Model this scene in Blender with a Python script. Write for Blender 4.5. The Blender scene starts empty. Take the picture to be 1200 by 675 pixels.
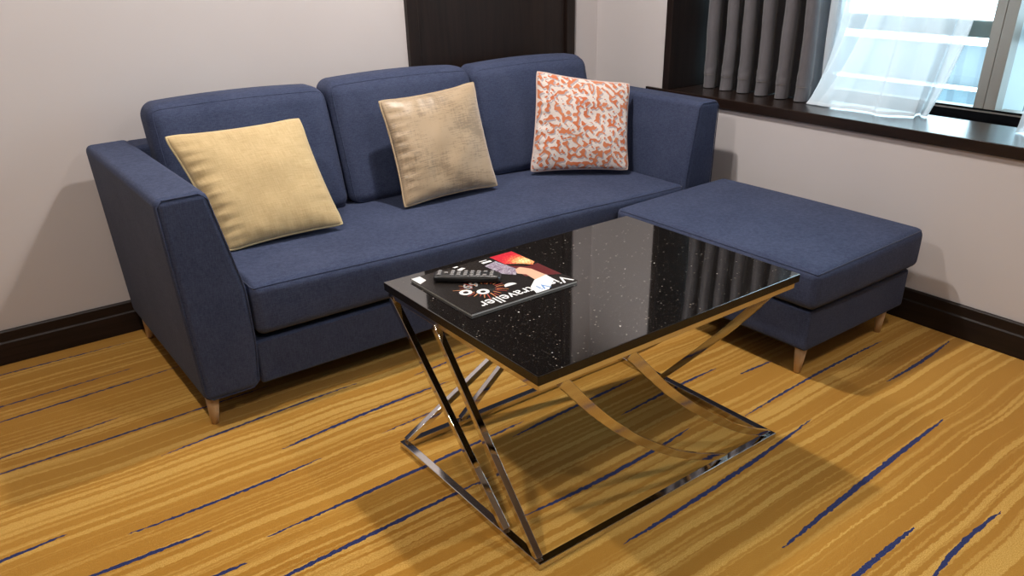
import bpy, bmesh, math, random
from mathutils import Vector, Matrix, noise as mnoise
random.seed(7)
sc = bpy.context.scene
COL = sc.collection
PI = math.pi
def V(*a): return Vector(a)

# ------------------------------------------------------------------ materials
def newmat(name):
    m = bpy.data.materials.new(name); m.use_nodes = True
    nt = m.node_tree; nt.nodes.clear()
    out = nt.nodes.new('ShaderNodeOutputMaterial')
    b = nt.nodes.new('ShaderNodeBsdfPrincipled')
    nt.links.new(b.outputs[0], out.inputs[0])
    return m, nt, b
class G:
    """small helper to write node graphs"""
    def __init__(s, nt): s.nt = nt
    def n(s, t, **kw):
        x = s.nt.nodes.new(t)
        for k, v in kw.items(): setattr(x, k, v)
        return x
    def put(s, sock, v):
        if hasattr(v, 'is_linked') or hasattr(v, 'links'): s.nt.links.new(v, sock)
        else: sock.default_value = v
    def m(s, op, a, b=0.0, c=None, clamp=False):
        x = s.n('ShaderNodeMath', operation=op, use_clamp=clamp)
        s.put(x.inputs[0], a); s.put(x.inputs[1], b)
        if c is not None: s.put(x.inputs[2], c)
        return x.outputs[0]
    def mr(s, v, a, b, c, d, clamp=True, interp='LINEAR'):
        x = s.n('ShaderNodeMapRange', clamp=clamp, interpolation_type=interp)
        s.put(x.inputs[0], v)
        for i, q in enumerate((a, b, c, d)): s.put(x.inputs[i+1], q)
        return x.outputs[0]
    def mix(s, f, a, b, mode='MIX'):
        x = s.n('ShaderNodeMix', data_type='RGBA', blend_type=mode)
        s.put(x.inputs[0], f)
        s.put(x.inputs[6], a if not isinstance(a, tuple) else (*a, 1)[:4]); s.put(x.inputs[7], b if not isinstance(b, tuple) else (*b, 1)[:4])
        return x.outputs[2]
    def coord(s, kind='Object', scale=(1,1,1), rot=(0,0,0)):
        t = s.n('ShaderNodeTexCoord'); mp = s.n('ShaderNodeMapping')
        s.nt.links.new(t.outputs[kind], mp.inputs[0])
        mp.inputs['Scale'].default_value = scale; mp.inputs['Rotation'].default_value = rot
        return mp.outputs[0]
    def noise(s, vec, scale, detail=2, rough=.5, dist=0):
        x = s.n('ShaderNodeTexNoise'); s.put(x.inputs['Vector'], vec)
        x.inputs['Scale'].default_value = scale; x.inputs['Detail'].default_value = detail
        x.inputs['Roughness'].default_value = rough; x.inputs['Distortion'].default_value = dist
        return x.outputs[0]
    def bump(s, h, strength, dist, bsdf):
        x = s.n('ShaderNodeBump'); s.put(x.inputs['Height'], h)
        x.inputs['Strength'].default_value = strength; x.inputs['Distance'].default_value = dist
        s.nt.links.new(x.outputs[0], bsdf.inputs['Normal'])
def simple(name, col, rough=.5, metal=0.0, spec=.5):
    m, nt, b = newmat(name)
    b.inputs['Base Color'].default_value = (*col, 1); b.inputs['Roughness'].default_value = rough
    b.inputs['Metallic'].default_value = metal; b.inputs['Specular IOR Level'].default_value = spec
    return m

def fabric(name, ca, cb, scale=170, rough=.85, sheen=.25, bump=.25):
    m, nt, b = newmat(name); g = G(nt)
    v1 = g.coord(scale=(1, 1, 7)); v2 = g.coord(scale=(7, 7, 1))
    n1 = g.noise(v1, scale*.35, 3, .7); n2 = g.noise(v2, scale*.35, 3, .7)
    n3 = g.noise(g.coord(), 6, 3, .6)
    f = g.m('ADD', g.m('MULTIPLY', n1, .5), g.m('MULTIPLY', n2, .5))
    f = g.m('ADD', g.mr(f, .38, .62, 0, 1), g.mr(n3, .35, .65, -.15, .15), clamp=True)
    g.put(b.inputs['Base Color'], g.mix(f, ca, cb))
    b.inputs['Roughness'].default_value = rough
    b.inputs['Sheen Weight'].default_value = sheen; b.inputs['Sheen Roughness'].default_value = .5
    b.inputs['Specular IOR Level'].default_value = .2
    g.bump(g.m('ADD', n1, n2), bump, .0012, b)
    return m
M = {}
M['sofa'] = fabric('blue_fabric', (.026, .036, .078), (.056, .071, .132), sheen=.03)
M['sofa_seam'] = fabric('blue_seam', (.014, .022, .055), (.028, .042, .10))
M['under'] = simple('gap_shade_black', (.008, .008, .009), .9)  # near-black that paints the shadow gaps below the cushions
def wood(name, c1, c2, axis='x', rough=.35, spec=.5, scale=1.0):
    m, nt, b = newmat(name); g = G(nt)
    s = {'x': (1.2, 22, 22), 'y': (22, 1.2, 22), 'z': (22, 22, 1.2)}[axis]
    v = g.coord(scale=tuple(q*scale for q in s))
    n = g.noise(v, 2.2, 5, .6, .6)
    g.put(b.inputs['Base Color'], g.mix(g.mr(n, .35, .65, 0, 1), c1, c2))
    b.inputs['Roughness'].default_value = rough; b.inputs['Specular IOR Level'].default_value = spec
    g.bump(n, .08, .002, b)
    return m
M['wenge_x'] = wood('dark_wood_x', (.010, .0055, .0045), (.020, .011, .009), 'x', .5, .3)
M['wenge_y'] = wood('dark_wood_y', (.010, .0058, .0045), (.020, .011, .008), 'y', .27)
M['wenge_base'] = wood('dark_skirting', (.007, .004, .0035), (.014, .008, .006), 'y', .5, .3)
M['wenge_z'] = wood('dark_wood_z', (.008, .0048, .0042), (.018, .010, .008), 'z', .42, .35)
M['legwood'] = wood('leg_wood', (.52, .36, .21), (.64, .47, .30), 'z', .45)
def wallmat():
    m, nt, b = newmat('wall_paint'); g = G(nt)
    v = g.coord()
    n = g.noise(v, 260, 2, .6); n2 = g.noise(v, 1.3, 3, .5)
    g.put(b.inputs['Base Color'], g.mix(g.mr(n2, .3, .7, 0, 1), (.540, .508, .512), (.568, .536, .540)))
    b.inputs['Roughness'].default_value = .8; b.inputs['Specular IOR Level'].default_value = .25
    g.bump(n, .12, .001, b)
    return m
M['wall'] = wallmat()
M['ceil'] = simple('ceiling_paint', (.72, .71, .69), .9)
def chrome():
    m, nt, b = newmat('polished_chrome'); g = G(nt)
    n = g.noise(g.coord(), 14, 2, .5)
    b.inputs['Base Color'].default_value = (.64, .61, .60, 1); b.inputs['Metallic'].default_value = 1
    g.put(b.inputs['Roughness'], g.mr(n, .3, .7, .05, .10))
    return m
M['chrome'] = chrome()
def stone():
    m, nt, b = newmat('black_galaxy_stone'); g = G(nt)
    v = g.coord()
    def layer(scale, rad, keep):
        x = g.n('ShaderNodeTexVoronoi'); g.put(x.inputs['Vector'], v); x.inputs['Scale'].default_value = scale
        sp = g.n('ShaderNodeSeparateColor'); g.put(sp.inputs[0], x.outputs['Color'])
        d = g.m('LESS_THAN', x.outputs['Distance'], g.m('MULTIPLY', sp.outputs[1], rad))
        return g.m('MULTIPLY', d, g.m('GREATER_THAN', sp.outputs[0], keep))
    l1 = layer(40, .10, .45); l2 = layer(90, .19, .45); l3 = layer(190, .34, .45)
    c = g.mix(g.m('MULTIPLY', l3, .28), (.006, .0052, .005), (.30, .26, .22))
    c = g.mix(g.m('MULTIPLY', l2, .45), c, (.55, .48, .40))
    c = g.mix(l1, c, (.85, .80, .74))
    g.put(b.inputs['Base Color'], c)
    b.inputs['Roughness'].default_value = .045; b.inputs['IOR'].default_value = 2.35
    return m
M['stone'] = stone()

# carpet: gold with light undulating streaks and inlaid blue dashes
DASH = [  # x0, y0, x1, y1, bow, half width
 (-3.30,-.095,-2.60,-.112,0,.006), (-3.30,-.374,-2.66,-.357,0,.006), (-3.30,-.492,-2.50,-.455,0,.0075),
 (-3.34,-.745,-2.78,-.703,0,.007), (-3.40,-.825,-2.30,-.818,-.004,.008), (-2.74,-1.036,-2.05,-1.005,.008,.0085),
 (-2.43,-1.240,-1.78,-1.203,.012,.0115), (-1.86,-1.086,-1.53,-1.060,0,.0085), (-2.915,-1.366,-2.35,-1.362,-.009,.0095),
 (-3.30,-1.276,-3.045,-1.260,0,.010), (-3.12,-1.474,-2.73,-1.492,0,.0115), (-2.625,-1.614,-1.73,-1.588,-.002,.0115),
 (-2.80,-1.792,-1.995,-1.769,.002,.012), (-2.86,-1.672,-2.70,-1.677,0,.0105), (-2.14,-1.358,-1.865,-1.340,0,.0045),
 (-1.82,-1.641,-1.232,-1.613,.003,.0105), (-2.04,-1.974,-1.335,-1.960,-.018,.0115), (-1.455,-1.765,-.955,-1.748,.006,.0105),
 (-1.895,-2.229,-.98,-2.176,-.012,.012), (-.92,-1.833,-.745,-1.841,0,.009), (-1.145,-2.028,-.27,-2.011,.012,.0095),
 (-.56,-2.197,-.07,-2.177,-.008,.0105), (-1.58,-2.499,-.645,-2.448,.004,.0140), (-1.62,-2.674,-1.235,-2.668,0,.0130),
 (-1.43,-2.803,-.985,-2.783,.014,.0115), (-1.63,-1.398,-1.262,-1.436,0,.0035), (-3.6,-2.1,-2.9,-2.08,0,.012), (-3.4,-2.9,-2.5,-2.86,0,.012),
 (-2.4,-3.3,-1.6,-3.27,0,.012), (-.9,-3.1,-.2,-3.06,0,.012), (-4.3,-1.2,-3.7,-1.18,0,.012)]
def carpetmat():
    m, nt, b = newmat('gold_carpet'); g = G(nt)
    tc = g.n('ShaderNodeTexCoord'); sp = g.n('ShaderNodeSeparateXYZ'); nt.links.new(tc.outputs['Object'], sp.inputs[0])
    X, Y = sp.outputs[0], sp.outputs[1]
    P = tc.outputs['Object']
    pile = g.noise(P, 330, 2, .6)
    low = g.noise(g.coord(scale=(1, .35, 1)), 2.4, 1, .5)
    jag = g.noise(g.coord(scale=(.55, 1, 1)), 95, 1, .6)
    # jagged Y used for all pattern edges
    Yj = g.m('ADD', Y, g.mr(jag, .3, .7, -.0026, .0026))
    Yw = g.m('ADD', Yj, g.mr(low, .3, .7, -.008, .008))
    def streak(yscale, xscale, seed, lo, hi):
        c = g.n('ShaderNodeCombineXYZ'); g.put(c.inputs[0], g.m('MULTIPLY', X, xscale)); g.put(c.inputs[1], g.m('MULTIPLY', Yw, yscale)); c.inputs[2].default_value = seed
        n = g.noise(c.outputs[0], 1.0, 1, .5)
        return g.mr(n, lo, hi, 0, 1)
    s1 = streak(38, .28, 1.3, .555, .61)
    s2 = streak(58, .40, 7.7, .56, .63)
    s3 = streak(4.0, .5, 3.1, .35, .65)
    sp2 = g.mr(pile, .42, .58, .30, 1.0)
    light = g.m('MULTIPLY', g.m('MAXIMUM', g.m('MULTIPLY', s1, .85), g.m('MULTIPLY', s2, .5)), sp2)
    base = g.mix(s3, (.385, .180, .022), (.45, .225, .032))
    base = g.mix(g.mr(pile, .35, .65, 0, .30), base, (.29, .125, .014))
    col = g.mix(light, base, (.66, .41, .105))
    mask = None
    for (x0, y0, x1, y1, bow, w) in DASH:
        t = g.mr(X, x0, x1, 0, 1, clamp=False)
        q = g.m('MULTIPLY', t, g.m('SUBTRACT', 1.0, t))          # t(1-t)
        yc = g.m('MULTIPLY_ADD', t, y1-y0, y0)
        yc = g.m('MULTIPLY_ADD', q, 4*bow, yc)
        d = g.m('SUBTRACT', Yj, yc)
        d2 = g.m('MULTIPLY', d, d)
        lim = g.m('MULTIPLY', q, 4*w*w*.38)
        k = g.m('LESS_THAN', d2, lim)
        mask = k if mask is None else g.m('MAXIMUM', mask, k)
    blue = g.mix(g.mr(pile, .35, .65, 0, 1), (.012, .018, .065), (.030, .042, .150))
    col = g.mix(mask, col, blue)
    g.put(b.inputs['Base Color'], col)
    b.inputs['Roughness'].default_value = .95; b.inputs['Specular IOR Level'].default_value = .1
    b.inputs['Sheen Weight'].default_value = .15
    g.bump(pile, .5, .003, b)
    return m
M['carpet'] = carpetmat()
def pillow_plain():
    m, nt, b = newmat('yellow_linen'); g = G(nt)
    v1 = g.coord('UV', (6, 90, 1)); v2 = g.coord('UV', (90, 6, 1))
    n1 = g.noise(v1, 1.6, 3, .7); n2 = g.noise(v2, 1.6, 3, .7)
    f = g.mr(g.m('ADD', n1, n2), .75, 1.25, 0, 1)
    g.put(b.inputs['Base Color'], g.mix(f, (.46, .325, .145), (.60, .45, .235)))
    b.inputs['Roughness'].default_value = .75; b.inputs['Sheen Weight'].default_value = .3
    g.bump(g.m('ADD', n1, n2), .2, .001, b); return m
def pillow_gold():
    m, nt, b = newmat('champagne_velvet'); g = G(nt)
    n1 = g.noise(g.coord('UV', (5, 60, 1)), 1.5, 4, .75)
    n2 = g.noise(g.coord('UV', (34, 5, 1)), 1.6, 4, .75)
    n3 = g.noise(g.coord('UV', (1, 1, 1)), 2.6, 2, .5)
    f = g.mr(g.m('ADD', g.m('MULTIPLY', n1, .75), g.m('ADD', g.m('MULTIPLY', n2, .35), g.m('MULTIPLY', n3, .55))), .815, .90, 0, 1)
    g.put(b.inputs['Base Color'], g.mix(g.m('MULTIPLY', f, .62), (.41, .300, .185), (.15, .105, .06)))
    b.inputs['Roughness'].default_value = .42; b.inputs['Sheen Weight'].default_value = .6; b.inputs['Specular IOR Level'].default_value = .5
    g.bump(n1, .1, .001, b); return m
def pillow_coral():
    m, nt, b = newmat('coral_pattern'); g = G(nt)
    def worm(off, dx):
        t = g.n('ShaderNodeTexCoord'); mp = g.n('ShaderNodeMapping'); nt.links.new(t.outputs['UV'], mp.inputs[0])
        mp.inputs['Location'].default_value = (off[0], off[1], 0); mp.inputs['Scale'].default_value = (1, 1, 1)
        n = g.noise(mp.outputs[0], 23, 0, .45, .3)
        band = g.m('GREATER_THAN', n, .552)
        return band
        mp2 = g.n('ShaderNodeVectorMath', operation='ADD'); nt.links.new(mp.outputs[0], mp2.inputs[0]); mp2.inputs[1].default_value = (5.3, 2.1, 3.7)
        k = g.noise(mp2.outputs[0], 14.0, 0, .5)
        cut = g.m('LESS_THAN', g.m('ABSOLUTE', g.m('SUBTRACT', k, .5)), .040)
        return g.m('MULTIPLY', band, g.m('SUBTRACT', 1.0, cut))
    a = worm((0, 0), 0); s = worm((-.014, .016), 1)
    w = g.noise(g.coord('UV'), 60, 2, .6)
    c = g.mix(g.mr(w, .3, .7, 0, 1), (.68, .60, .56), (.76, .69, .65))
    c = g.mix(g.m('MULTIPLY', s, .75), c, (.30, .26, .30))
    o = g.mix(g.mr(g.noise(g.coord('UV'), 5, 1), .35, .65, 0, 1), (.58, .14, .045), (.62, .22, .10))
    c = g.mix(a, c, o)
    g.put(b.inputs['Base Color'], c); b.inputs['Roughness'].default_value = .7; b.inputs['Sheen Weight'].default_value = .2
    g.bump(a, .25, .0015, b); return m
M['p_yellow'] = pillow_plain(); M['p_gold'] = pillow_gold(); M['p_coral'] = pillow_coral()
M['pipe_yellow'] = simple('yellow_piping', (.62, .50, .27), .7)
M['pipe_gold'] = simple('champagne_piping', (.46, .35, .22), .6)
M['pipe_coral'] = simple('coral_piping', (.66, .52, .47), .7)
def curtainmat():
    m, nt, b = newmat('grey_satin'); g = G(nt)
    n = g.noise(g.coord(scale=(1, 1, .15)), 160, 2, .6)
    g.put(b.inputs['Base Color'], g.mix(n, (.082, .078, .090), (.135, .130, .146)))
    b.inputs['Roughness'].default_value = .48; b.inputs['Sheen Weight'].default_value = .35
    b.inputs['Specular IOR Level'].default_value = .45
    g.bump(g.noise(g.coord(), 18, 3, .6), .25, .006, b); return m
M['curtain'] = curtainmat()
def sheermat(name='white_voile', alpha=.76):
    m = bpy.data.materials.new(name); m.use_nodes = True; nt = m.node_tree; nt.nodes.clear(); g = G(nt)
    out = g.n('ShaderNodeOutputMaterial'); tr = g.n('ShaderNodeBsdfTransparent'); tl = g.n('ShaderNodeBsdfTranslucent'); df = g.n('ShaderNodeBsdfDiffuse')
    tr.inputs[0].default_value = (1, 1, 1, 1); tl.inputs[0].default_value = (.86, .88, .90, 1); df.inputs[0].default_value = (.84, .84, .86, 1)
    a = g.n('ShaderNodeMixShader'); a.inputs[0].default_value = .5; nt.links.new(tl.outputs[0], a.inputs[1]); nt.links.new(df.outputs[0], a.inputs[2])
    c = g.n('ShaderNodeMixShader'); nt.links.new(tr.outputs[0], c.inputs[1]); nt.links.new(a.outputs[0], c.inputs[2])
    lw = g.n('ShaderNodeLayerWeight'); lw.inputs[0].default_value = .35
    g.put(c.inputs[0], g.mr(lw.outputs['Facing'], 0, 1, alpha, .95))
    nt.links.new(c.outputs[0], out.inputs[0]); return m
M['sheer'] = sheermat(); M['hem'] = sheermat('white_voile_hem', .88)
M['alu'] = simple('warm_grey_aluminium', (.36, .325, .285), .45, 0.0)
M['alu_out'] = simple('skylit_aluminium', (.62, .72, .74), .4)  # pale cyan puts the sky's light into the mullion's side face
M['gasket_shade'] = simple('gasket_and_slot_shade', (.004, .004, .005), .9, 0, .08)  # black for the seal line and for painted shade in the sill slot
def glass():
    m = bpy.data.materials.new('window_glass'); m.use_nodes = True; nt = m.node_tree; nt.nodes.clear(); g = G(nt)
    out = g.n('ShaderNodeOutputMaterial'); tr = g.n('ShaderNodeBsdfTransparent'); gl = g.n('ShaderNodeBsdfGlossy')
    tr.inputs[0].default_value = (.88, .96, .97, 1); gl.inputs['Roughness'].default_value = .02
    fr = g.n('ShaderNodeFresnel'); fr.inputs[0].default_value = 1.45
    mx = g.n('ShaderNodeMixShader'); nt.links.new(fr.outputs[0], mx.inputs[0]); nt.links.new(tr.outputs[0], mx.inputs[1]); nt.links.new(gl.outputs[0], mx.inputs[2])
    nt.links.new(mx.outputs[0], out.inputs[0]); return m
M['glass'] = glass()
def emis(name, col, s):
    m, nt, b = newmat(name); b.inputs['Base Color'].default_value = (.8, .8, .8, 1)
    b.inputs['Emission Color'].default_value = (*col, 1); b.inputs['Emission Strength'].default_value = s; return m

# ------------------------------------------------------------------ mesh helpers
def bm_obj(name, bm, mat, parent=None, smooth=True, origin=None):
    """link bm (world coordinates) as one mesh object"""
    if origin is None: origin = parent.matrix_world.translation.copy() if parent else Vector((0, 0, 0))
    if parent is not None:
        root = parent
        while root.parent: root = root.parent
        origin = root.location.copy()
    bmesh.ops.recalc_face_normals(bm, faces=bm.faces)
    bmesh.ops.translate(bm, verts=bm.verts, vec=-origin)
    me = bpy.data.meshes.new(name); bm.to_mesh(me); bm.free()
    for m in (mat if isinstance(mat, (list, tuple)) else [mat]): me.materials.append(m)
    if smooth:
        for p in me.polygons: p.use_smooth = True
    o = bpy.data.objects.new(name, me); COL.objects.link(o)
    if parent is not None: o.parent = parent
    else: o.location = origin
    return o
def thing(name, label, cat, loc, group=None):
    o = bpy.data.objects.new(name, None); COL.objects.link(o); o.location = loc; o.empty_display_size = .1
    o['label'] = label; o['category'] = cat
    if group: o['group'] = group
    return o
def tag(o, label, cat, group=None):
    o['label'] = label; o['category'] = cat
    if group: o['group'] = group
    return o
def struct(name, bm, mat, smooth=False, parent=None, bev=0):
    o = bm_obj(name, bm, mat, parent, smooth)
    if bev: bevel(o, bev)
    if parent is None: o['kind'] = 'structure'
    return o
def bevel(o, w, seg=3):
    for p in o.data.polygons: p.use_smooth = True
    md = o.modifiers.new('bevel', 'BEVEL'); md.width = w; md.segments = seg; md.limit_method = 'ANGLE'; md.angle_limit = math.radians(30)
    md.harden_normals = True; md.use_clamp_overlap = True
    return o
def box(bm, x0, x1, y0, y1, z0, z1):
    vs = [bm.verts.new((x, y, z)) for x in (x0, x1) for y in (y0, y1) for z in (z0, z1)]
    for f in ((0,1,3,2), (4,6,7,5), (0,4,5,1), (2,3,7,6), (0,2,6,4), (1,5,7,3)): bm.faces.new([vs[i] for i in f])
    return vs
def boxbm(*a):
    bm = bmesh.new(); box(bm, *a); return bm
def prism(bm, prof, y0, y1, axis='y'):
    """profile list of (a,b) extruded along axis"""
    def P(a, b, t): return {'y': (a, t, b), 'x': (t, a, b), 'z': (a, b, t)}[axis]
    A = [bm.verts.new(P(a, b, y0)) for a, b in prof]; B = [bm.verts.new(P(a, b, y1)) for a, b in prof]
    n = len(prof)
    bm.faces.new(A); bm.faces.new(B[::-1])
    for i in range(n): bm.faces.new((A[i], B[i], B[(i+1) % n], A[(i+1) % n]))
def tube(bm, pts, r, closed=False, seg=8):
    pts = [Vector(p) for p in pts]; n = len(pts); rings = []
    up = None
    for i, p in enumerate(pts):
        a = pts[(i-1) % n] if (closed or i > 0) else p; b = pts[(i+1) % n] if (closed or i < n-1) else p
        t = (b-a).normalized()
        if up is None:
            up = t.orthogonal().normalized()
        up = (up - t*up.dot(t)).normalized(); s = t.cross(up)
        rr = r(i/(n-1)) if callable(r) else r
        rings.append([bm.verts.new(p + up*math.cos(2*PI*k/seg)*rr + s*math.sin(2*PI*k/seg)*rr) for k in range(seg)])
    m = n if closed else n-1
    for i in range(m):
        A, B = rings[i], rings[(i+1) % n]
        sh = 0
        if closed and i == n-1:   # align the closing ring
            sh = min(range(seg), key=lambda q: (A[0].co-B[q].co).length)
        for k in range(seg): bm.faces.new((A[k], A[(k+1) % seg], B[(k+1+sh) % seg], B[(k+sh) % seg]))
    if not closed: bm.faces.new(rings[0][::-1]); bm.faces.new(rings[-1])
def bar(bm, pts, wv, tv):
    """rectangular bar swept along pts; wv = fixed width vector, tv = thickness (perpendicular to wv and path)"""
    pts = [Vector(p) for p in pts]; wv = Vector(wv); rings = []
    for i, p in enumerate(pts):
        t = (pts[min(i+1, len(pts)-1)] - pts[max(i-1, 0)]).normalized()
        tq = tv(i/(len(pts)-1)) if callable(tv) else tv
        nrm = t.cross(wv).normalized()*tq/2; w = wv/2
        rings.append([bm.verts.new(p+s*w+q*nrm) for s, q in ((-1,-1), (1,-1), (1,1), (-1,1))])
    for A, B in zip(rings, rings[1:]):
        for k in range(4): bm.faces.new((A[k], A[(k+1) % 4], B[(k+1) % 4], B[k]))
    bm.faces.new(rings[0]); bm.faces.new(rings[-1][::-1])

class RBox:
    """soft upholstered block: rounded box with crowned faces and an optional deformation"""
    def __init__(s, lo, hi, r, n=(12, 12, 6), bulge=(0, 0, 0), fn=None, k=4):
        s.lo, s.hi, s.r, s.b, s.fn = Vector(lo), Vector(hi), r, bulge, fn
        s.c = (s.lo+s.hi)/2; s.h = (s.hi-s.lo)/2
        s.ax = []
        for i in range(3):
            L = [s.lo[i] + r*(1-math.tan(PI/4*(1-j/k))) for j in range(k)]
            mid = [s.lo[i]+r + (s.hi[i]-s.lo[i]-2*r)*j/n[i] for j in range(n[i]+1)]
            s.ax.append(L + mid + [s.hi[i] - r*(1-math.tan(PI/4*(1-j/k))) for j in range(k-1, -1, -1)])
    def map(s, p):
        p = Vector(p); q = Vector([min(max(p[i], s.lo[i]+s.r), s.hi[i]-s.r) for i in range(3)])
        d = p-q
        if d.length > 1e-9: p = q + d.normalized()*s.r
        u = [(p[i]-s.c[i])/s.h[i] for i in range(3)]
        o = Vector([s.b[i]*u[i]*max(0, 1-u[(i+1) % 3]**2)**.8*max(0, 1-u[(i+2) % 3]**2)**.8 for i in range(3)])
        p = p+o
        return Vector(s.fn(p, u)) if s.fn else p
    def add(s, bm):
        X, Y, Z = s.ax; nx, ny, nz = len(X)-1, len(Y)-1, len(Z)-1; D = {}
        def vt(i, j, k):
            if (i, j, k) not in D: D[(i, j, k)] = bm.verts.new(s.map((X[i], Y[j], Z[k])))
            return D[(i, j, k)]
        for i in range(nx):
            for j in range(ny):
                for k in (0, nz): bm.faces.new((vt(i,j,k), vt(i+1,j,k), vt(i+1,j+1,k), vt(i,j+1,k)))
            for k in range(nz):
                for j in (0, ny): bm.faces.new((vt(i,j,k), vt(i+1,j,k), vt(i+1,j,k+1), vt(i,j,k+1)))
        for j in range(ny):
            for k in range(nz):
                for i in (0, nx): bm.faces.new((vt(i,j,k), vt(i,j+1,k), vt(i,j+1,k+1), vt(i,j,k+1)))
    def loop(s, axis, side, f=1.0):
        """closed ring along the 45 degree line of the rounded edges round one face"""
        a, b = [i for i in range(3) if i != axis]
        e = s.hi[axis] if side > 0 else s.lo[axis]
        A, B = s.ax[a], s.ax[b]; P = []
        for x in A: P.append((x, B[0]))
        for y in B[1:]: P.append((A[-1], y))
        for x in A[-2::-1]: P.append((x, B[-1]))
        for y in B[-2:0:-1]: P.append((A[0], y))
        out = []
        for x, y in P:
            v = [0, 0, 0]; v[axis] = e; v[a] = x; v[b] = y
            out.append(s.map(v))
        return out
def rbox_obj(name, mat, parent, *a, **k):
    rb = RBox(*a, **k); bm = bmesh.new(); rb.add(bm); return bm_obj(name, bm, mat, parent), rb
def piping(parent, mat, *loops, r=.0028):
    bm = bmesh.new()
    for l in loops: tube(bm, l, r, closed=True, seg=6)
    return bm_obj('seam_piping', bm, mat, parent)

# ------------------------------------------------------------------ the room
CEIL = 2.6; XW = -6.4; YS = -6.2
struct('floor', boxbm(XW-.1, .5, YS-.1, .1, -.06, 0), M['carpet'])
struct('ceiling', boxbm(XW-.1, .9, YS-.1, .1, CEIL, CEIL+.06), M['ceil'])
struct('wall_back', boxbm(XW-.1, .5, 0, .1, 0, CEIL), M['wall'])
struct('wall_left', boxbm(XW-.1, XW, YS, 0, 0, CEIL), M['wall'])
struct('wall_front', boxbm(XW-.1, .5, YS-.1, YS, 0, CEIL), M['wall'])
WY0, WY1, SZ, HZ = -3.7, -.51, .76, 2.36     # window recess
bm = bmesh.new()
box(bm, 0, .30, YS, 0, 0, SZ-.045); box(bm, .30, .5, YS, 0, 0, .60)
box(bm, 0, .5, WY1, 0, SZ-.045, CEIL); box(bm, 0, .5, YS, WY0, SZ-.045, CEIL); box(bm, 0, .5, WY0, WY1, HZ, CEIL)
struct('wall_right', bm, M['wall'])
# baseboards with a stepped profile
def baseboard(name, prof, a, b, axis):
    bm = bmesh.new(); prism(bm, prof, a, b, axis); return struct(name, bm, M['wenge_x' if axis == 'x' else 'wenge_base'], bev=.002)
pf = lambda s: [(0, 0), (s*.020, 0), (s*.020, .085), (s*.014, .090), (s*.014, .127), (s*.009, .133), (0, .133)]
baseboard('baseboard_back', pf(-1), XW, -1.17, 'x'); baseboard('baseboard_right', pf(-1), YS, -.02, 'y')
baseboard('baseboard_back_corner', pf(-1), -.18, -.02, 'x')
# dark connecting door behind the sofa
t = bpy.data.objects.new('door_1', None); COL.objects.link(t); t['kind'] = 'structure'; t.location = (-.675, 0, 0)
bm = bmesh.new()
box(bm, -1.170, -1.115, -.028, 0, 0, 2.22); box(bm, -.235, -.180, -.028, 0, 0, 2.22); box(bm, -1.115, -.235, -.028, 0, 2.165, 2.22)
bevel(bm_obj('door_frame', bm, M['wenge_z'], t), .003)
bm = bmesh.new(); box(bm, -1.113, -.237, -.010, -.001, .004, 2.163)
bevel(bm_obj('door_leaf', bm, M['wenge_z'], t), .002)
# window sill board, jamb lining, head lining
bm = bmesh.new(); box(bm, -.018, .315, WY0-.02, WY1, SZ-.045, SZ); box(bm, -.018, -.001, WY1, -.40, SZ-.045, SZ)
struct('trim_1', bm, M['wenge_y'], bev=.003)
bm = bmesh.new(); box(bm, -.014, .47, WY1-.042, WY1-.001, SZ+.001, HZ); struct('trim_2', bm, M['wenge_z'], bev=.002)
bm = bmesh.new(); box(bm, -.014, .47, WY0+.001, WY0+.042, SZ+.001, HZ); struct('trim_3', bm, M['wenge_z'], bev=.002)
bm = bmesh.new(); box(bm, -.014, .47, WY0, WY1, HZ-.042, HZ-.001); struct('trim_4', bm, M['wenge_y'], bev=.002)
# floor of the slot behind the sill board, blackened to stand for its shade
bm = bmesh.new(); box(bm, .3155, .50, WY0, WY1, .601, .690); struct('trim_5', bm, M['gasket_shade'])
# window
w = bpy.data.objects.new('window_1', None); COL.objects.link(w); w['kind'] = 'structure'; w.location = (.6, -2.1, SZ)
bm = bmesh.new()
box(bm, .50, .60, WY0, WY1, .60, .772); box(bm, .50, .60, WY0, WY1, HZ-.05, CEIL)
box(bm, .60, .80, WY0, WY1, .60, .735); box(bm, .50, .86, WY1, WY1+.06, .60, CEIL); box(bm, .50, .86, WY0-.06, WY0, .6, CEIL)
bevel(bm_obj('window_frame', bm, M['alu'], w), .002)
bm = bmesh.new(); box(bm, .496, .505, WY0, WY1, .772, .778); box(bm, .494, .4995, WY0, WY1, .692, .764); bm_obj('gasket_with_slot_shade', bm, M['gasket_shade'], w)  # seal line, plus a black plate painting the deep slot's shade
for yc in (-1.853, -3.0, -.72):
    bm = bmesh.new(); box(bm, .50, .57, yc-.044, yc+.002, .772, HZ); box(bm, .503, .57, yc+.005, yc+.046, .772, HZ)
    mu = bm_obj('mullion', bm, M['alu'], w); bevel(mu, .002)
    bm = bmesh.new(); box(bm, .5705, .783, yc-.043, yc-.012, .736, HZ); bm_obj('mullion_fin', bm, M['alu_out'], mu, False)
bm = bmesh.new(); box(bm, .79, .84, WY0, WY1, 1.022, 1.092); bm_obj('transom', bm, M['alu'], w, False)
bm = bmesh.new(); box(bm, .784, .789, WY0, WY1, .736, HZ); bm_obj('glass_pane', bm, M['glass'], w, False)

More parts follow.
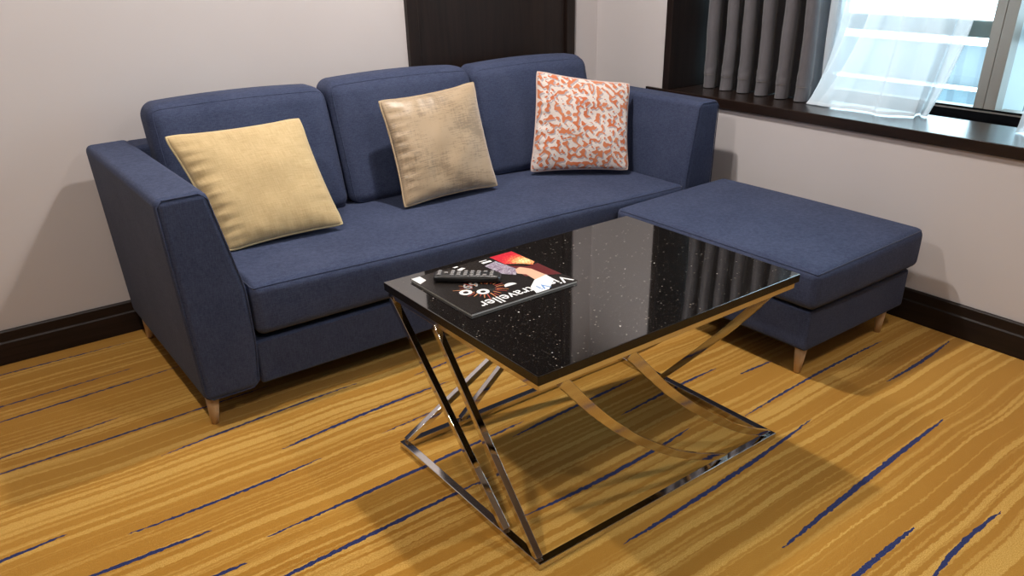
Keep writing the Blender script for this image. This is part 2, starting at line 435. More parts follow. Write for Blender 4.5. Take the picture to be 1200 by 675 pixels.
# ------------------------------------------------------------------ outside
def facade(name, c1, c2, c3):
    m, nt, b = newmat(name); g = G(nt)
    tc = g.n('ShaderNodeTexCoord'); sp = g.n('ShaderNodeSeparateXYZ'); nt.links.new(tc.outputs['Object'], sp.inputs[0])
    n = g.noise(g.coord(scale=(1, 1, .5)), 1.6, 3, .6)
    c = g.mix(g.mr(n, .35, .65, 0, 1), c1, c2)
    st = g.m('LESS_THAN', g.m('FRACT', g.m('MULTIPLY', sp.outputs[1], 3.4)), .34)
    c = g.mix(g.m('MULTIPLY', st, .45), c, c3)
    g.put(b.inputs['Base Color'], c); b.inputs['Roughness'].default_value = .5; return m
M['fac1'] = facade('hazy_blue_facade', (.070, .082, .090), (.115, .128, .134), (.05, .06, .07))
M['fac2'] = facade('teal_facade', (.035, .062, .076), (.065, .095, .11), (.014, .025, .04))
M['conc'] = simple('pale_concrete', (.80, .83, .84), .8)
t = thing('office_building', 'hazy blue office building seen through the window behind the sheer curtain', 'building', (10.5, 4.5, -12))
bm = bmesh.new(); box(bm, 9, 12, 1.75, 16, -12, .10); bm_obj('wall', bm, M['fac1'], t, False)
bm = bmesh.new(); box(bm, 8.90, 12, 1.70, 16, .101, .15); bm_obj('roof_edge', bm, M['conc'], t, False)
bm = bmesh.new(); box(bm, 8.84, 8.999, 1.70, 16, -.49, -.455); bm_obj('floor_ledge', bm, M['conc'], t, False)
bm = bmesh.new(); box(bm, 8.90, 8.999, 1.75, 16, -.80, -.50); bm_obj('ribbon_window', bm, M['fac2'], t, False)
bm = bmesh.new(); box(bm, 8.90, 8.999, 1.70, 16, -1.4, -.801); bm_obj('spandrel', bm, M['conc'], t, False)
t = thing('tower_block', 'darker blue tower block seen through the pane right of the mullion', 'building', (12, 0, -12))
bm = bmesh.new(); box(bm, 9.6, 13, -6, 1.45, -12, -.20); bm_obj('wall', bm, M['fac2'], t, False)
bm = bmesh.new(); box(bm, 9.5, 13, -6, 1.5, -.199, .03); bm_obj('roof_edge', bm, M['conc'], t, False)
bm = bmesh.new(); box(bm, 9.5, 9.599, -6, 1.47, -.62, -.56); bm_obj('floor_ledge', bm, M['conc'], t, False)
struct('ground_outside', boxbm(1.5, 80, -60, 60, -12.4, -12), M['conc'])

# ------------------------------------------------------------------ sofa
sofa = thing('sofa', 'long dark blue fabric sofa with three back cushions against the pale back wall', 'sofa', (-1.36, -.53, 0))
def arm(inner, outer, name):
    s = 1 if inner[0][0] > outer[0][0] else -1
    bm = bmesh.new()
    prism(bm, [outer[0], outer[1]] + list(inner), -1.0, -.06)
    bmesh.ops.recalc_face_normals(bm, faces=bm.faces)
    o = bm_obj(name, bm, M['sofa'], sofa); bevel(o, .024, 4)
    # welt round the front face
    q = [outer[0], outer[1]] + list(inner); c = Vector((sum(a for a, b in q)/len(q), sum(b for a, b in q)/len(q)))
    P = []
    for i in range(len(q)):
        a, b = Vector(q[i]), Vector(q[(i+1) % len(q)])
        d = (b-a); L = d.length; d.normalize(); nn = Vector((-d.y, d.x))
        if (c-a).dot(nn) < 0: nn = -nn
        for f in (.024, L/2, L-.024):
            pp = a + d*f + nn*.0055; P.append((pp.x, -.9955, pp.y))
    bm = bmesh.new(); tube(bm, P, .0022, closed=True, seg=6); bm_obj('seam_piping', bm, M['sofa'], o)
    return o
arm([(-2.385, .105), (-2.370, .27), (-2.372, .46), (-2.436, .785)], [(-2.588, .782), (-2.567, .105)], 'armrest')
arm([(-.335, .105), (-.345, .27), (-.340, .46), (-.286, .785)], [(-.148, .782), (-.165, .105)], 'armrest')
bm = bmesh.new(); box(bm, -2.376, -.338, -.985, -.10, .105, .262); bevel(bm_obj('base', bm, M['sofa'], sofa), .010, 3)
bm = bmesh.new(); box(bm, -2.372, -.342, -.93, -.22, .262, .292); bm_obj('platform', bm, M['under'], sofa)  # fills the gap under the seat with painted shade
bm = bmesh.new(); box(bm, -2.45, -.275, -.205, -.06, .262, .779); bevel(bm_obj('back_frame', bm, M['sofa'], sofa), .018, 4)
def seatfn(p, u):
    z = p.z - .012*(u[0]) * (1 if u[2] > 0 else 0)*.9
    if u[2] > -1: z += .004*math.sin(p.x*5.1+1)*max(0, u[2])
    return (p.x, p.y, z)
seat, rb = rbox_obj('seat_cushion', M['sofa'], sofa, (-2.366, -1.008, .284), (-.349, -.215, .446), .030, n=(40, 16, 4), bulge=(0, .008, .014), fn=seatfn)
piping(seat, M['sofa_seam'], rb.loop(2, 1), r=.0024)
for i, (a, b, dz) in enumerate(((-2.392, -1.708, -.006), (-1.698, -1.004, .006), (-.994, -.312, 0))):
    def cfn(p, u, a=a, b=b, i=i):
        k = (p.z-.44)/.50
        y = p.y + .135*k + .0*u[0]
        # slack in the upholstery
        y += .006*math.sin(p.x*19+i*2+p.z*7)*(1-abs(u[2]))*.6
        z = p.z + .006*math.sin((p.x-a)/(b-a)*PI)*(1 if u[2] > 0 else 0)
        return (p.x, y, z)
    cu, rb = rbox_obj('back_cushion', M['sofa'], sofa, (a, -.405, .446), (b, -.232, .925+dz), .052, n=(14, 5, 12), bulge=(.004, .016, .008), fn=cfn, k=5)
    piping(cu, M['sofa'], rb.loop(1, -1), r=.0018)
def leg(x, y, parent, dx=0, dy=0, h=.107, r0=.023, r1=.0125):
    bm = bmesh.new(); tube(bm, [(x, y, h), (x+dx*.5, y+dy*.5, h*.5), (x+dx, y+dy, .001)], lambda t: r0+(r1-r0)*t, seg=20)
    o = bm_obj('leg', bm, M['legwood'], parent); 
    for p in o.data.polygons: p.use_smooth = len(p.vertices) == 4
    return o
leg(-2.535, -.948, sofa, -.008, 0); leg(-2.53, -.12, sofa, -.008, 0); leg(-.20, -.95, sofa, .008, 0); leg(-.20, -.12, sofa, .008, 0)

# ------------------------------------------------------------------ ottoman
ott = thing('ottoman', 'low blue fabric ottoman on tapered wooden legs beneath the window sill', 'ottoman', (-.46, -1.5, 0))
bm = bmesh.new(); box(bm, -.778, -.128, -1.990, -1.035, .105, .262); bevel(bm_obj('base', bm, M['sofa'], ott), .012, 4)
bm = bmesh.new(); box(bm, -.74, -.165, -1.94, -1.08, .262, .285); bm_obj('platform', bm, M['under'], ott)  # same painted shade in the gap under this cushion
def ofn(p, u):
    z = p.z + .008*u[0]*max(0, u[2])
    return (p.x, p.y, z)
oc, rb = rbox_obj('cushion', M['sofa'], ott, (-.805, -2.012, .274), (-.112, -1.026, .424), .030, n=(14, 20, 4), bulge=(.006, .008, .018), fn=ofn)
piping(oc, M['sofa_seam'], rb.loop(2, 1), r=.0024)
leg(-.742, -1.952, ott, -.004, 0); leg(-.215, -1.952, ott, .004, 0); leg(-.742, -1.08, ott, -.004, 0); leg(-.215, -1.08, ott, .004, 0)

# ------------------------------------------------------------------ throw pillows
def pillow(name, label, BL, BR, TL, TR, mat, pmat, T=.075, pinch=.045, seed=0, wr=.004, sag=0.0):
    BL, BR, TL, TR = map(Vector, (BL, BR, TL, TR)); c = (BL+BR+TL+TR)/4
    nrm = ((BR-BL)+(TR-TL)).cross((TL-BL)+(TR-BR)).normalized()
    root = thing(name, label, 'pillow', (c.x, c.y, min(BL.z, BR.z)-.01), 'throw pillows on the sofa')
    N = 44
    def base(u, v):
        # edges drawn in between the corners
        uu = u*(1-pinch*(.55*(1-v*v)+.45*(1-v**6))*abs(u)**1.5); vv = v*(1-pinch*(.55*(1-u*u)+.45*(1-u**6))*abs(v)**1.5)
        # rounded corners
        k = (max(0, abs(u)+abs(v)-1.74)/.26)**1.8; uu *= 1-.046*k; vv *= 1-.046*k
        a, b = (uu+1)/2, (vv+1)/2
        return BL*(1-a)*(1-b)+BR*a*(1-b)+TL*(1-a)*b+TR*a*b
    def off(u, v):
        d = ((1-u*u)*(1-v*v)); h = T*max(d, 0)**.42
        e = max(abs(u), abs(v))
        w = mnoise.noise(Vector((u*2.2+seed, v*2.2, seed*1.7)))*.010*min(1, d*3)
        # gathers that radiate from the edge seams
        g1 = math.sin(v*34+seed*3+2*mnoise.noise(Vector((v*4, seed, 0))))*max(0, abs(u)-.55)*max(0, 1-abs(v))**.6
        g2 = math.sin(u*30+seed*5)*max(0, abs(v)-.6)*max(0, 1-abs(u))**.6
        return h + w + wr*(g1*(3.2 if u < 0 else 1)+g2)*min(1, d*8)
    bm = bmesh.new(); uvl = bm.loops.layers.uv.new('UVMap'); D = {}
    P = [math.sin(PI/2*(-1+2*i/N))*.999 if False else (-1+2*i/N) for i in range(N+1)]
    P = [math.copysign(1-(1-abs(p))**1.35, p) for p in P]
    for s in (1, -1):
        for i in range(N+1):
            for j in range(N+1):
                if s < 0 and (i in (0, N) or j in (0, N)): D[(s, i, j)] = D[(1, i, j)]; continue
                u, v = P[i], P[j]
                D[(s, i, j)] = bm.verts.new(base(u, v)+nrm*s*(off(u, v) if not (i in (0, N) or j in (0, N)) else 0))
        for i in range(N):
            for j in range(N):
                f = bm.faces.new([D[(s, a, b)] for a, b in ((i, j), (i+1, j), (i+1, j+1), (i, j+1))])
                for l, (a, b) in zip(f.loops, ((i, j), (i+1, j), (i+1, j+1), (i, j+1))): l[uvl].uv = ((P[a]+1)/2+(2 if s < 0 else 0), (P[b]+1)/2)
    bm_obj('cover', bm, mat, root)
    ring = [base(P[i], -1) for i in range(N)] + [base(1, P[i]) for i in range(N)] + [base(P[N-i], 1) for i in range(N)] + [base(-1, P[N-i]) for i in range(N)]
    bm = bmesh.new(); tube(bm, ring, .0042, closed=True, seg=8); bm_obj('piping', bm, pmat, root)
    return root
pillow('throw_pillow', 'plain pale yellow linen pillow leaning by the left armrest of the sofa', (-2.315, -.650, .462), (-1.872, -.672, .476), (-2.400, -.440, .850), (-1.896, -.437, .850),
       M['p_yellow'], M['pipe_yellow'], T=.062, seed=1.3, wr=.008, pinch=.07)
pillow('throw_pillow', 'champagne velvet pillow with worn dark weave leaning on the middle back cushion', (-1.582, -.600, .462), (-1.105, -.605, .472), (-1.562, -.415, .870), (-1.096, -.432, .902),
       M['p_gold'], M['pipe_gold'], T=.066, seed=4.1, wr=.005, pinch=.09)
pillow('throw_pillow', 'white pillow with orange squiggle pattern in the right corner of the sofa', (-.842, -.478, .462), (-.440, -.734, .455), (-.767, -.437, .915), (-.322, -.600, .830),
       M['p_coral'], M['pipe_coral'], T=.058, seed=8.6, wr=.004, pinch=.075)

# ------------------------------------------------------------------ coffee table
TX0, TX1, TY0, TY1 = -2.128, -1.170, -2.172, -1.462; TZ = .5625
tab = thing('coffee_table', 'coffee table with black speckled stone top on a crossed chrome frame', 'table', (-1.649, -1.818, 0))
bm = bmesh.new(); box(bm, TX0, TX1, TY0, TY1, TZ-.025, TZ); tt = bm_obj('tabletop', bm, [M['stone'], simple('honed_stone_edge', (.007, .006, .006), .22, 0, .4)], tab)
for p in tt.data.polygons: p.material_index = 0 if p.normal.z > .5 else 1
bevel(tt, .0018, 3)
def rect_frame(name, inset, z0, z1, w):
    a, b, c, d = TX0+inset, TX1-inset, TY0+inset, TY1-inset
    bm = bmesh.new()
    O = [(a, c), (b, c), (b, d), (a, d)]; I = [(a+w, c+w), (b-w, c+w), (b-w, d-w), (a+w, d-w)]
    vo = [[bm.verts.new((x, y, z)) for x, y in O] for z in (z0, z1)]; vi = [[bm.verts.new((x, y, z)) for x, y in I] for z in (z0, z1)]
    for k in range(4):
        j = (k+1) % 4
        bm.faces.new((vo[0][k], vo[0][j], vo[1][j], vo[1][k])); bm.faces.new((vi[0][k], vi[1][k], vi[1][j], vi[0][j]))
        bm.faces.new((vo[1][k], vo[1][j], vi[1][j], vi[1][k])); bm.faces.new((vo[0][k], vi[0][k], vi[0][j], vo[0][j]))
    return bevel(bm_obj(name, bm, M['chrome'], tab), .0018, 2)
rect_frame('top_rail', .008, TZ-.045, TZ-.0255, .022)
rect_frame('floor_rail', 0, .001, .021, .024)
ZT, ZB = TZ-.045, .021
def straight(p, q, w=.020):
    d = Vector(q)-Vector(p); side = Vector((0, 1, 0)) if abs(d.x) > abs(d.y) else Vector((1, 0, 0))
    bm = bmesh.new(); bar(bm, [p, q], side*w, w); return bevel(bm_obj('leg', bm, M['chrome'], tab), .0018, 2)
xl = TX0+.013; yb = TY1-.013; yf = TY0+.016; xr = TX1-.016
straight((xl, -1.484, ZT), (xl, -2.010, ZB)); straight((xl, -1.715, ZT), (xl, -2.150, ZB))
straight((-1.200, yb, ZT), (-2.110, yb, ZB)); straight((-1.30, yb, ZT), (-1.905, yb, ZB))
def curved(pts, wv):
    # smooth the control points with Catmull-Rom
    P = [Vector(p) for p in pts]; out = []
    for i in range(len(P)-1):
        a, b, c, d = P[max(i-1, 0)], P[i], P[i+1], P[min(i+2, len(P)-1)]
        for k in range(8):
            t = k/8; out.append(.5*((2*b)+(c-a)*t+(2*a-5*b+4*c-d)*t*t+(3*b-a-3*c+d)*t**3))
    out.append(P[-1]); bm = bmesh.new(); bar(bm, out, wv, lambda q: .030-.010*q)
    return bevel(bm_obj('leg', bm, M['chrome'], tab), .0015, 2)
curved([(-2.048, yf, ZT), (-1.945, yf, .398), (-1.855, yf, .308), (-1.758, yf, .226), (-1.594, yf, .115), (-1.395, yf, ZB)], (0, .012, 0))
curved([(-1.832, yf, ZT), (-1.752, yf, .432), (-1.656, yf, .336), (-1.511, yf, .216), (-1.340, yf, .098), (-1.190, yf, ZB)], (0, .012, 0))
curved([(xr, -2.120, ZT), (xr, -1.998, .362), (xr, -1.87, .213), (xr, -1.693, ZB)], (.012, 0, 0))
curved([(xr, -1.940, ZT), (xr, -1.845, .375), (xr, -1.734, .235), (xr, -1.652, .145), (xr, -1.500, ZB)], (.012, 0, 0))

# ------------------------------------------------------------------ magazine
mag = thing('magazine', 'travel magazine with black and red cover lying on the coffee table', 'magazine', (-1.885, -1.66, TZ+.0005))
ang = .004
m0, m1, n0, n1 = -2.066, -1.706, -1.818, -1.507
bm = bmesh.new(); box(bm, m0+.002, m1-.002, n0+.002, n1-.002, TZ+.0006, TZ+.0066)
bevel(bm_obj('page_block', bm, simple('page_paper', (.75, .75, .74), .6), mag), .001, 2)
mc = simple('cover_black', (.018, .015, .014), .22)
bm = bmesh.new(); box(bm, m0, m1, n0, n1, TZ+.0068, TZ+.0078)
cov = bm_obj('cover', bm, mc, mag, False)
ZC = TZ+.0079
def flat(name, polys, mat, z=ZC, th=.0003):
    if len(polys) <= 5:
        for p in polys:
            bm = bmesh.new(); prism(bm, p, z, z+th, 'z'); bm_obj(name, bm, mat, cov, False)
        return
    bm = bmesh.new()
    for i, p in enumerate(polys): prism(bm, p, z, z+th+.00002*(i % 5), 'z')
    o = bm_obj(name, bm, mat, cov, False); return o
white = simple('print_white', (.80, .80, .80), .35)
mR, ntR, bR = newmat('print_fireworks'); gR = G(ntR)
tcR = gR.n('ShaderNodeTexCoord'); vd = gR.n('ShaderNodeVectorMath', operation='DISTANCE'); ntR.links.new(tcR.outputs['Object'], vd.inputs[0]); vd.inputs[1].default_value = (.155, .060, .008)
nzR = gR.noise(tcR.outputs['Object'], 150, 3, .7)
fR = gR.m('ADD', gR.mr(vd.outputs['Value'], 0, .075, 1, 0), gR.mr(nzR, .3, .7, -.35, .35))
cr = gR.n('ShaderNodeValToRGB'); gR.put(cr.inputs[0], fR)
el = cr.color_ramp.elements; el[0].position = 0; el[0].color = (.55, .02, .04, 1); el[1].position = 1; el[1].color = (1, .85, .45, 1)
e = el.new(.38); e.color = (.75, .06, .06, 1); e = el.new(.66); e.color = (.95, .38, .12, 1)
gR.put(bR.inputs['Base Color'], cr.outputs[0]); bR.inputs['Roughness'].default_value = .25
flat('cover_print', [[(-1.792, -1.510), (-1.709, -1.510), (-1.709, -1.625), (-1.728, -1.640), (-1.750, -1.612), (-1.790, -1.585)]], mR)
mD = simple('print_dark_red', (.11, .012, .014), .3)
flat('cover_print', [[(-1.750, -1.640), (-1.709, -1.640), (-1.709, -1.752), (-1.800, -1.700), (-1.790, -1.600)]], mD, z=ZC-.0001)
mG, ntG, bG = newmat('print_collage'); gG = G(ntG); nG = gG.noise(gG.coord(), 120, 3, .7, 1.5)
crg = gG.n('ShaderNodeValToRGB'); gG.put(crg.inputs[0], nG); el = crg.color_ramp.elements
el[0].position = .36; el[0].color = (.04, .02, .05, 1); el[1].position = .66; el[1].color = (.62, .66, .70, 1); e = el.new(.5); e.color = (.30, .22, .30, 1)
gG.put(bG.inputs['Base Color'], crg.outputs[0]); bG.inputs['Roughness'].default_value = .3
flat('cover_print', [[(-1.845, -1.560), (-1.797, -1.548), (-1.785, -1.640), (-1.815, -1.675), (-1.842, -1.640)]], mG)
skin = simple('print_skin', (.72, .42, .28), .35)
flat('cover_print', [[(-1.792, -1.640), (-1.770, -1.632), (-1.752, -1.665), (-1.748, -1.735), (-1.795, -1.742), (-1.790, -1.690), (-1.806, -1.668)]], skin, z=ZC+.0001)
flat('cover_print', [[(-1.748, -1.728), (-1.752, -1.770), (-1.808, -1.8165), (-1.852, -1.8165), (-1.838, -1.772), (-1.798, -1.738)]], white, z=ZC+.0002)
flat('cover_print', [[(-2.064, -1.510), (-2.036, -1.510), (-2.036, -1.545), (-2.064, -1.560)],
     [(-1.838, -1.532), (-1.806, -1.532), (-1.806, -1.543), (-1.838, -1.543)], [(-1.838, -1.520), (-1.812, -1.520), (-1.812, -1.524), (-1.838, -1.524)],
     [(-1.925, -1.535), (-1.905, -1.528), (-1.898, -1.538), (-1.918, -1.545)], [(-1.925, -1.510), (-1.910, -1.509), (-1.908, -1.516), (-1.922, -1.518)]], white)
import math as _m
flat('cover_print', [[(-1.872+.020*_m.cos(a*PI/8), -1.728+.018*_m.sin(a*PI/8)) for a in range(0, 9)]], white)
spark = []
for k in range(26):
    a = -PI*.98 + k*PI*1.96/26 + random.uniform(-.06, .06); r0 = random.uniform(.030, .045); r1 = r0 + random.uniform(.018, .045)
    cx, cy = -1.945, -1.700; dx, dy = _m.cos(a), _m.sin(a); w_ = .0016
    q = [(cx+dx*r0-dy*w_, cy+dy*r0+dx*w_), (cx+dx*r1-dy*w_*.4, cy+dy*r1+dx*w_*.4), (cx+dx*r1+dy*w_*.4, cy+dy*r1-dx*w_*.4), (cx+dx*r0+dy*w_, cy+dy*r0-dx*w_)]
    if all(m0+.004 < x < -1.86 and n0+.01 < y < n1-.02 for x, y in q): spark.append(q)
flat('cover_print', spark[::2], simple('print_orange', (.75, .28, .10), .35), z=ZC-.0001)
flat('cover_print', spark[1::2], simple('print_red', (.42, .05, .03), .35), z=ZC-.0001)
def ring(cx, cy, ra, rb, k=.55):
    out = []
    for i in range(16):
        a, b = 2*PI*i/16, 2*PI*(i+1)/16
        out.append([(cx+ra*_m.cos(a), cy+ra*_m.sin(a)), (cx+rb*_m.cos(a), cy+rb*_m.sin(a)), (cx+rb*_m.cos(b), cy+rb*_m.sin(b)), (cx+ra*_m.cos(b), cy+ra*_m.sin(b))])
    return out
flat('cover_print', ring(-1.998, -1.690, .008, .018)+ring(-1.958, -1.715, .008, .018), white)
def lettering(txt, x_right, y_base, size, mat, z=ZC+.0007, sx=1.0, shear=0):
    cu = bpy.data.curves.new('t', 'FONT'); cu.body = txt; cu.size = size; cu.extrude = .0001; cu.shear = shear
    cu.offset = size*.008
    o = bpy.data.objects.new('t', cu); COL.objects.link(o)
    dg = bpy.context.evaluated_depsgraph_get(); me = bpy.data.meshes.new_from_object(o.evaluated_get(dg))
    COL.objects.unlink(o); bpy.data.objects.remove(o)
    me.transform(Matrix.Translation((x_right, y_base, z)-mag.location if False else Vector((x_right, y_base, z))-mag.location) @ Matrix.Rotation(PI, 4, 'Z') @ Matrix.Diagonal((sx, 1, 1, 1)))
    me.materials.clear(); me.materials.append(mat)
    ob = bpy.data.objects.new('cover_title', me); COL.objects.link(ob); ob.parent = cov; return ob
lettering('Vis', -1.712, -1.768, .060, white, sx=1.0)
lettering('Vi', -1.793, -1.778, .044, simple('print_blue', (.10, .28, .60), .35), sx=.95)
lettering('traveller', -1.838, -1.768, .060, white, sx=.87)
lettering('69', -1.935, -1.640, .05, simple('print_grey', (.3, .3, .3), .4), sx=1.0, z=ZC+.0002)
# ------------------------------------------------------------------ remote control on the magazine
rc = thing('remote_control', 'slim black remote control lying across the magazine', 'remote control', (-1.945, -1.618, TZ+.009))
th = math.atan2(-.125, .143); Rm = Matrix.Rotation(th, 4, 'Z')
def local(bm, dz=0):
    bmesh.ops.transform(bm, matrix=Matrix.Translation((-1.945, -1.618, TZ+.0086+dz)) @ Rm, verts=bm.verts); return bm
bm = bmesh.new(); rbx = RBox((-.093, -.024, 0), (.093, .024, .019), .008, n=(8, 3, 1), bulge=(.003, .002, .002)); rbx.add(bm)
bm_obj('body', local(bm), simple('remote_black', (.010, .010, .011), .35), rc)
kb = simple('remote_keys', (.26, .25, .25), .5)
for i in range(9):
    for j in range(3):
        if (i, j) in ((1, 0), (1, 2), (7, 1)): continue
        cx, cy = -.078+i*.0185, -.013+j*.013
        bm = bmesh.new(); RBox((cx-.0055, cy-.0038, .0195), (cx+.0055, cy+.0038, .0228), .0015, n=(2, 2, 1), k=2).add(bm)
        bm_obj('button', local(bm), kb, rc)

# ------------------------------------------------------------------ curtains
def sheet(name, mat, path, z0, z1, zn, fn=None, th=.0015, parent=None):
    bm = bmesh.new(); R_ = []
    for k in range(zn+1):
        t = k/zn; R_.append([bm.verts.new(fn(i/(len(path)-1), t, p) if fn else (p[0], p[1], z0+(z1-z0)*t)) for i, p in enumerate(path)])
    for a, b in zip(R_, R_[1:]):
        for i in range(len(path)-1): bm.faces.new((a[i], a[i+1], b[i+1], b[i]))
    o = bm_obj(name, bm, mat, parent)
    if th:
        md = o.modifiers.new('solid', 'SOLIDIFY'); md.thickness = th; md.offset = 0
    return o
cur = thing('blackout_curtain', 'grey satin drape gathered in pleats at the left end of the window', 'curtain', (.27, -.86, SZ))
def gpath():
    P = []; n = 6; pitch = [.118, .102, .096, .120, .112, .10]; y = -.590
    for i in range(n):
        p = pitch[i]
        yc = y - p/2; r = .027
        for k in range(6):                                   # valley behind
            t = k/6; P.append((.325-.010*math.sin(PI*t)*-1, y-(p/2-.013)*t))
        for k in range(4): P.append((.320-.115*(k/4), yc+.013-.003*k/4))
        for k in range(17):                                  # round belly towards the room
            a = PI*(.86-1.72*k/16); P.append((.190-r*1.15*math.cos(a), yc+r*math.sin(a)))
        for k in range(4): P.append((.215+.105*(k/4), yc-.010-.003*k/4))
        for k in range(6):
            t = k/6; P.append((.325+.010*math.sin(PI*t), yc-.013-(p/2-.013)*t))
        y -= p
    P.append((.332, y)); return P
gp = gpath()
def gfn(s, t, p):
    z = SZ+.003 + (2.28-SZ-.003)*(t**1.6)
    f = 1+.10*math.exp(-(z-SZ)*16)                     # slight flare at the hem
    x = .248+(p[0]-.248)*f; y = p[1]
    x += .003*math.sin(z*9+s*20) + .001*math.sin(z*31+s*57)
    # drag folds just above the hem
    x += .005*math.exp(-((z-.865)/.016)**2)*math.sin(s*75) - .004*math.exp(-((z-.835)/.010)**2)
    y += .002*math.sin(z*7+s*11)
    return (x, y + (z-SZ)*.018, z)
cl = sheet('cloth', M['curtain'], gp, 0, 0, 90, gfn, .003, cur)
bm = bmesh.new(); tube(bm, [Vector(gfn(i/(len(gp)-1), ((.826-SZ-.003)/(2.28-SZ-.003))**(1/1.6), p))+Vector((-.002, 0, 0)) for i, p in enumerate(gp)], .0016, seg=5)
bm_obj('hem_stitching', bm, simple('hem_thread', (.20, .18, .17), .7), cl)
she = thing('sheer_curtain', 'white sheer curtain pooling on the dark window sill beside the grey drape', 'curtain', (.2, -1.5, SZ), 'sheer curtains at the window')
# bottom outline on the sill and top line, left to right in the picture (y decreasing)
import bisect
def lerp(tab, s):
    xs = [a[0] for a in tab]; i = max(0, min(len(tab)-2, bisect.bisect_right(xs, s)-1)); a, b = tab[i], tab[i+1]
    k = (s-a[0])/(b[0]-a[0]); k = k*k*(3-2*k)*.5+k*.5
    return [a[j]+(b[j]-a[j])*k for j in range(1, len(a))]
BOT = [(0, .350, -1.247), (.05, .318, -1.250), (.10, .280, -1.253), (.16, .225, -1.256), (.22, .165, -1.245), (.28, .140, -1.240), (.34, .150, -1.29), (.45, .155, -1.42), (.58, .152, -1.575), (.68, .170, -1.665), (.73, .215, -1.705), (.78, .27, -1.69), (.86, .285, -1.70), (.93, .262, -1.715), (1.0, .262, -1.745)]
TOP = [(0, .37, -1.242), (.10, .30, -1.243), (.16, .235, -1.228), (.22, .30, -1.27), (.28, .19, -1.38), (.34, .27, -1.42), (.45, .24, -1.50), (.58, .26, -1.57), (.68, .23, -1.68), (.78, .27, -1.77), (.86, .24, -1.80), (.93, .26, -1.84), (1.0, .24, -1.86)]
NS = 220
def sfn(s, t, p):
    z = SZ+.004 + (2.265-SZ)*(t**2.0)
    h = (z-SZ)/.46
    k = min(1, h); k = 1-(1-k)**1.7
    b = lerp(BOT, s); c = lerp(TOP, s)
    x = b[0]+(c[0]-b[0])*k; y = b[1]+(c[1]-b[1])*k
    a = .010+.010*min(1, h)
    x += a*1.3*math.sin(s*30+1.6*math.sin(s*9)+.6*h) + .0015*math.sin(s*95+h*2)
    y += .007*math.sin(s*30+1.5)
    y -= max(0, h-1)*(.02*(s-.3))
    if h < .1: z += .003*math.sin(s*40)*h*10
    return (x, y, z)
sp = [(0, 0)]*(NS+1)
shc = sheet('cloth', M['sheer'], sp, 0, 0, 60, sfn, 0, she)
bm = bmesh.new(); R_ = []
for k in range(4):
    t = math.sqrt(max(0, k*.0045)/(2.28-SZ)); R_.append([bm.verts.new(Vector(sfn(i/NS, t, None))+Vector((-.0015, 0, 0))) for i in range(NS+1)])
for a, b in zip(R_, R_[1:]):
    for i in range(NS): bm.faces.new((a[i], a[i+1], b[i+1], b[i]))
bm_obj('hem', bm, M['hem'], shc)
# second panel, its edge just enters the picture on the right
sh2 = thing('sheer_curtain', 'second white sheer curtain, its edge standing at the far right of the sill', 'curtain', (.24, -2.4, SZ), 'sheer curtains at the window')
def s2(s, t, p):
    z = SZ+.004+(2.265-SZ)*t; h = (z-SZ)/.46
    return (.235+.02*math.sin(s*60)-.04*math.exp(-h*5), -2.115+.004*h-.02*h*0-s*.55+.004*math.sin(s*60), z)
sheet('cloth', M['sheer'], [(0, 0)]*161, 0, 0, 24, s2, 0, sh2)
ct = bm_obj('curtain_rail', boxbm(.17, .34, WY0+.05, WY1-.05, 2.283, 2.312), M['alu'], None, False)
tag(ct, 'grey rail that carries the curtains at the head of the window', 'curtain rail')

# ------------------------------------------------------------------ ceiling downlights
LM = emis('lamp_glow', (1, .86, .68), 12)
rim = simple('white_rim', (.7, .7, .7), .4)
def downlight(x, y, watt, where, col=(1, .925, .86), size=160, blend=.55, rad=.055):
    t = thing('ceiling_downlight', 'round recessed ceiling downlight ' + where, 'light', (x, y, CEIL-.02), 'recessed ceiling downlights')
    bm = bmesh.new(); tube(bm, [(x+.055*math.cos(a*PI/12), y+.055*math.sin(a*PI/12), CEIL-.006) for a in range(24)], .0055, closed=True, seg=8); bm_obj('rim', bm, rim, t)
    bm = bmesh.new(); bmesh.ops.create_cone(bm, cap_ends=True, segments=24, radius1=.045, radius2=.045, depth=.006, matrix=Matrix.Translation((x, y, CEIL-.0035))); bm_obj('lamp_lens', bm, LM, t, False)
    L = bpy.data.lights.new('downlight', 'SPOT'); L.energy = watt; L.color = col; L.spot_size = math.radians(size); L.spot_blend = blend; L.shadow_soft_size = rad
    lo = bpy.data.objects.new('downlight_lamp', L); COL.objects.link(lo); lo.location = (x, y, CEIL-.03)
downlight(-2.96, -1.25, 85, 'left of the sofa')
downlight(-1.25, -.90, 150, 'above the middle of the sofa')
downlight(-3.0, -3.3, 48, 'added as unseen fill above the camera side of the room')  # added fill light, out of view
downlight(-1.1, -3.1, 60, 'added as unseen fill near the window on the camera side')  # second added fill light, also unseen

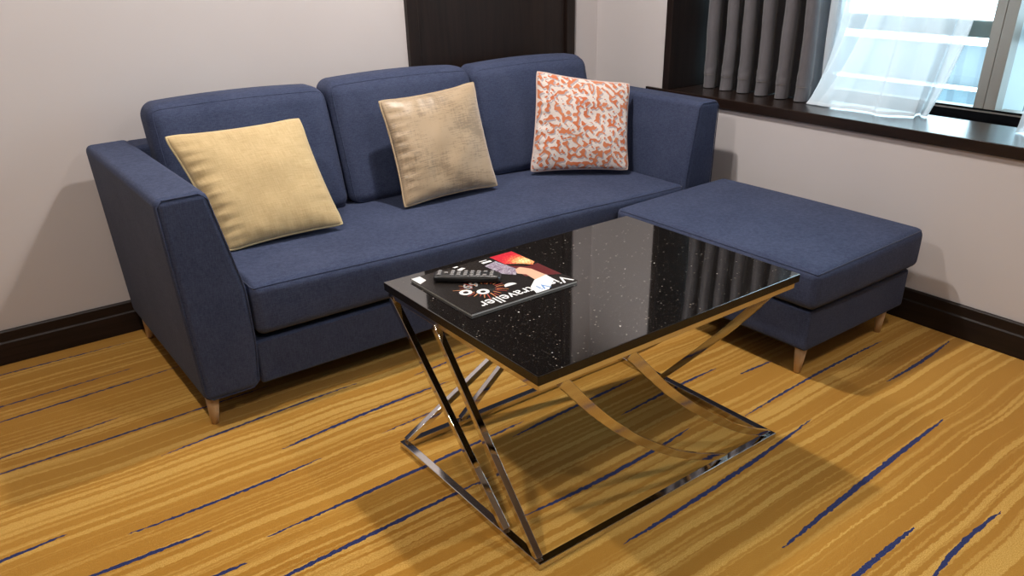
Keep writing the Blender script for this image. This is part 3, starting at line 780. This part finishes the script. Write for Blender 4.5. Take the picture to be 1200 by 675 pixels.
# ------------------------------------------------------------------ daylight
wd = bpy.data.worlds.new('World'); sc.world = wd; wd.use_nodes = True; nt = wd.node_tree; nt.nodes.clear(); g = G(nt)
out = g.n('ShaderNodeOutputWorld'); bg = g.n('ShaderNodeBackground'); bg.inputs[0].default_value = (.70, .87, 1.0, 1); bg.inputs[1].default_value = 8.5
nt.links.new(bg.outputs[0], out.inputs[0])
A = bpy.data.lights.new('portal', 'AREA'); A.shape = 'RECTANGLE'; A.size = 3.2; A.size_y = 1.6; A.cycles.is_portal = True
ao = bpy.data.objects.new('window_portal', A); COL.objects.link(ao); ao.location = (.9, -2.1, 1.56); ao.rotation_euler = (0, PI/2, 0)
ao.rotation_euler = Matrix(((0, 0, 1), (1, 0, 0), (0, 1, 0))).to_euler()   # local -Z towards the room (-X)

# ------------------------------------------------------------------ camera
S = 1.25; C = Vector((-2.4472, -2.6855, 1.1271))*S; yaw, pit, rol, F, PU, PV = .6496, -.4674, -.0155, 918.3952, 17.0, 63.84
f = Vector((math.sin(yaw)*math.cos(pit), math.cos(yaw)*math.cos(pit), math.sin(pit))); rt = Vector((math.cos(yaw), -math.sin(yaw), 0)); up = rt.cross(f)
Rv = math.cos(rol)*rt+math.sin(rol)*up; Uv = -math.sin(rol)*rt+math.cos(rol)*up
cam = bpy.data.cameras.new('Camera'); co = bpy.data.objects.new('Camera', cam); COL.objects.link(co); sc.camera = co
mw = Matrix.Identity(4)
for i in range(3): mw[i][0] = Rv[i]; mw[i][1] = Uv[i]; mw[i][2] = -f[i]; mw[i][3] = C[i]
co.matrix_world = mw
cam.sensor_width = 36; cam.lens = F*36/1200; cam.shift_x = -PU/1200; cam.shift_y = PV/1200; cam.clip_start = .05; cam.clip_end = 300
sc.view_settings.view_transform = 'Standard'; sc.view_settings.look = 'None'; sc.view_settings.exposure = .12; sc.view_settings.gamma = 1
sc.view_settings.use_curve_mapping = False
sc.cycles.use_denoising = True; sc.cycles.max_bounces = 10; sc.cycles.transparent_max_bounces = 16
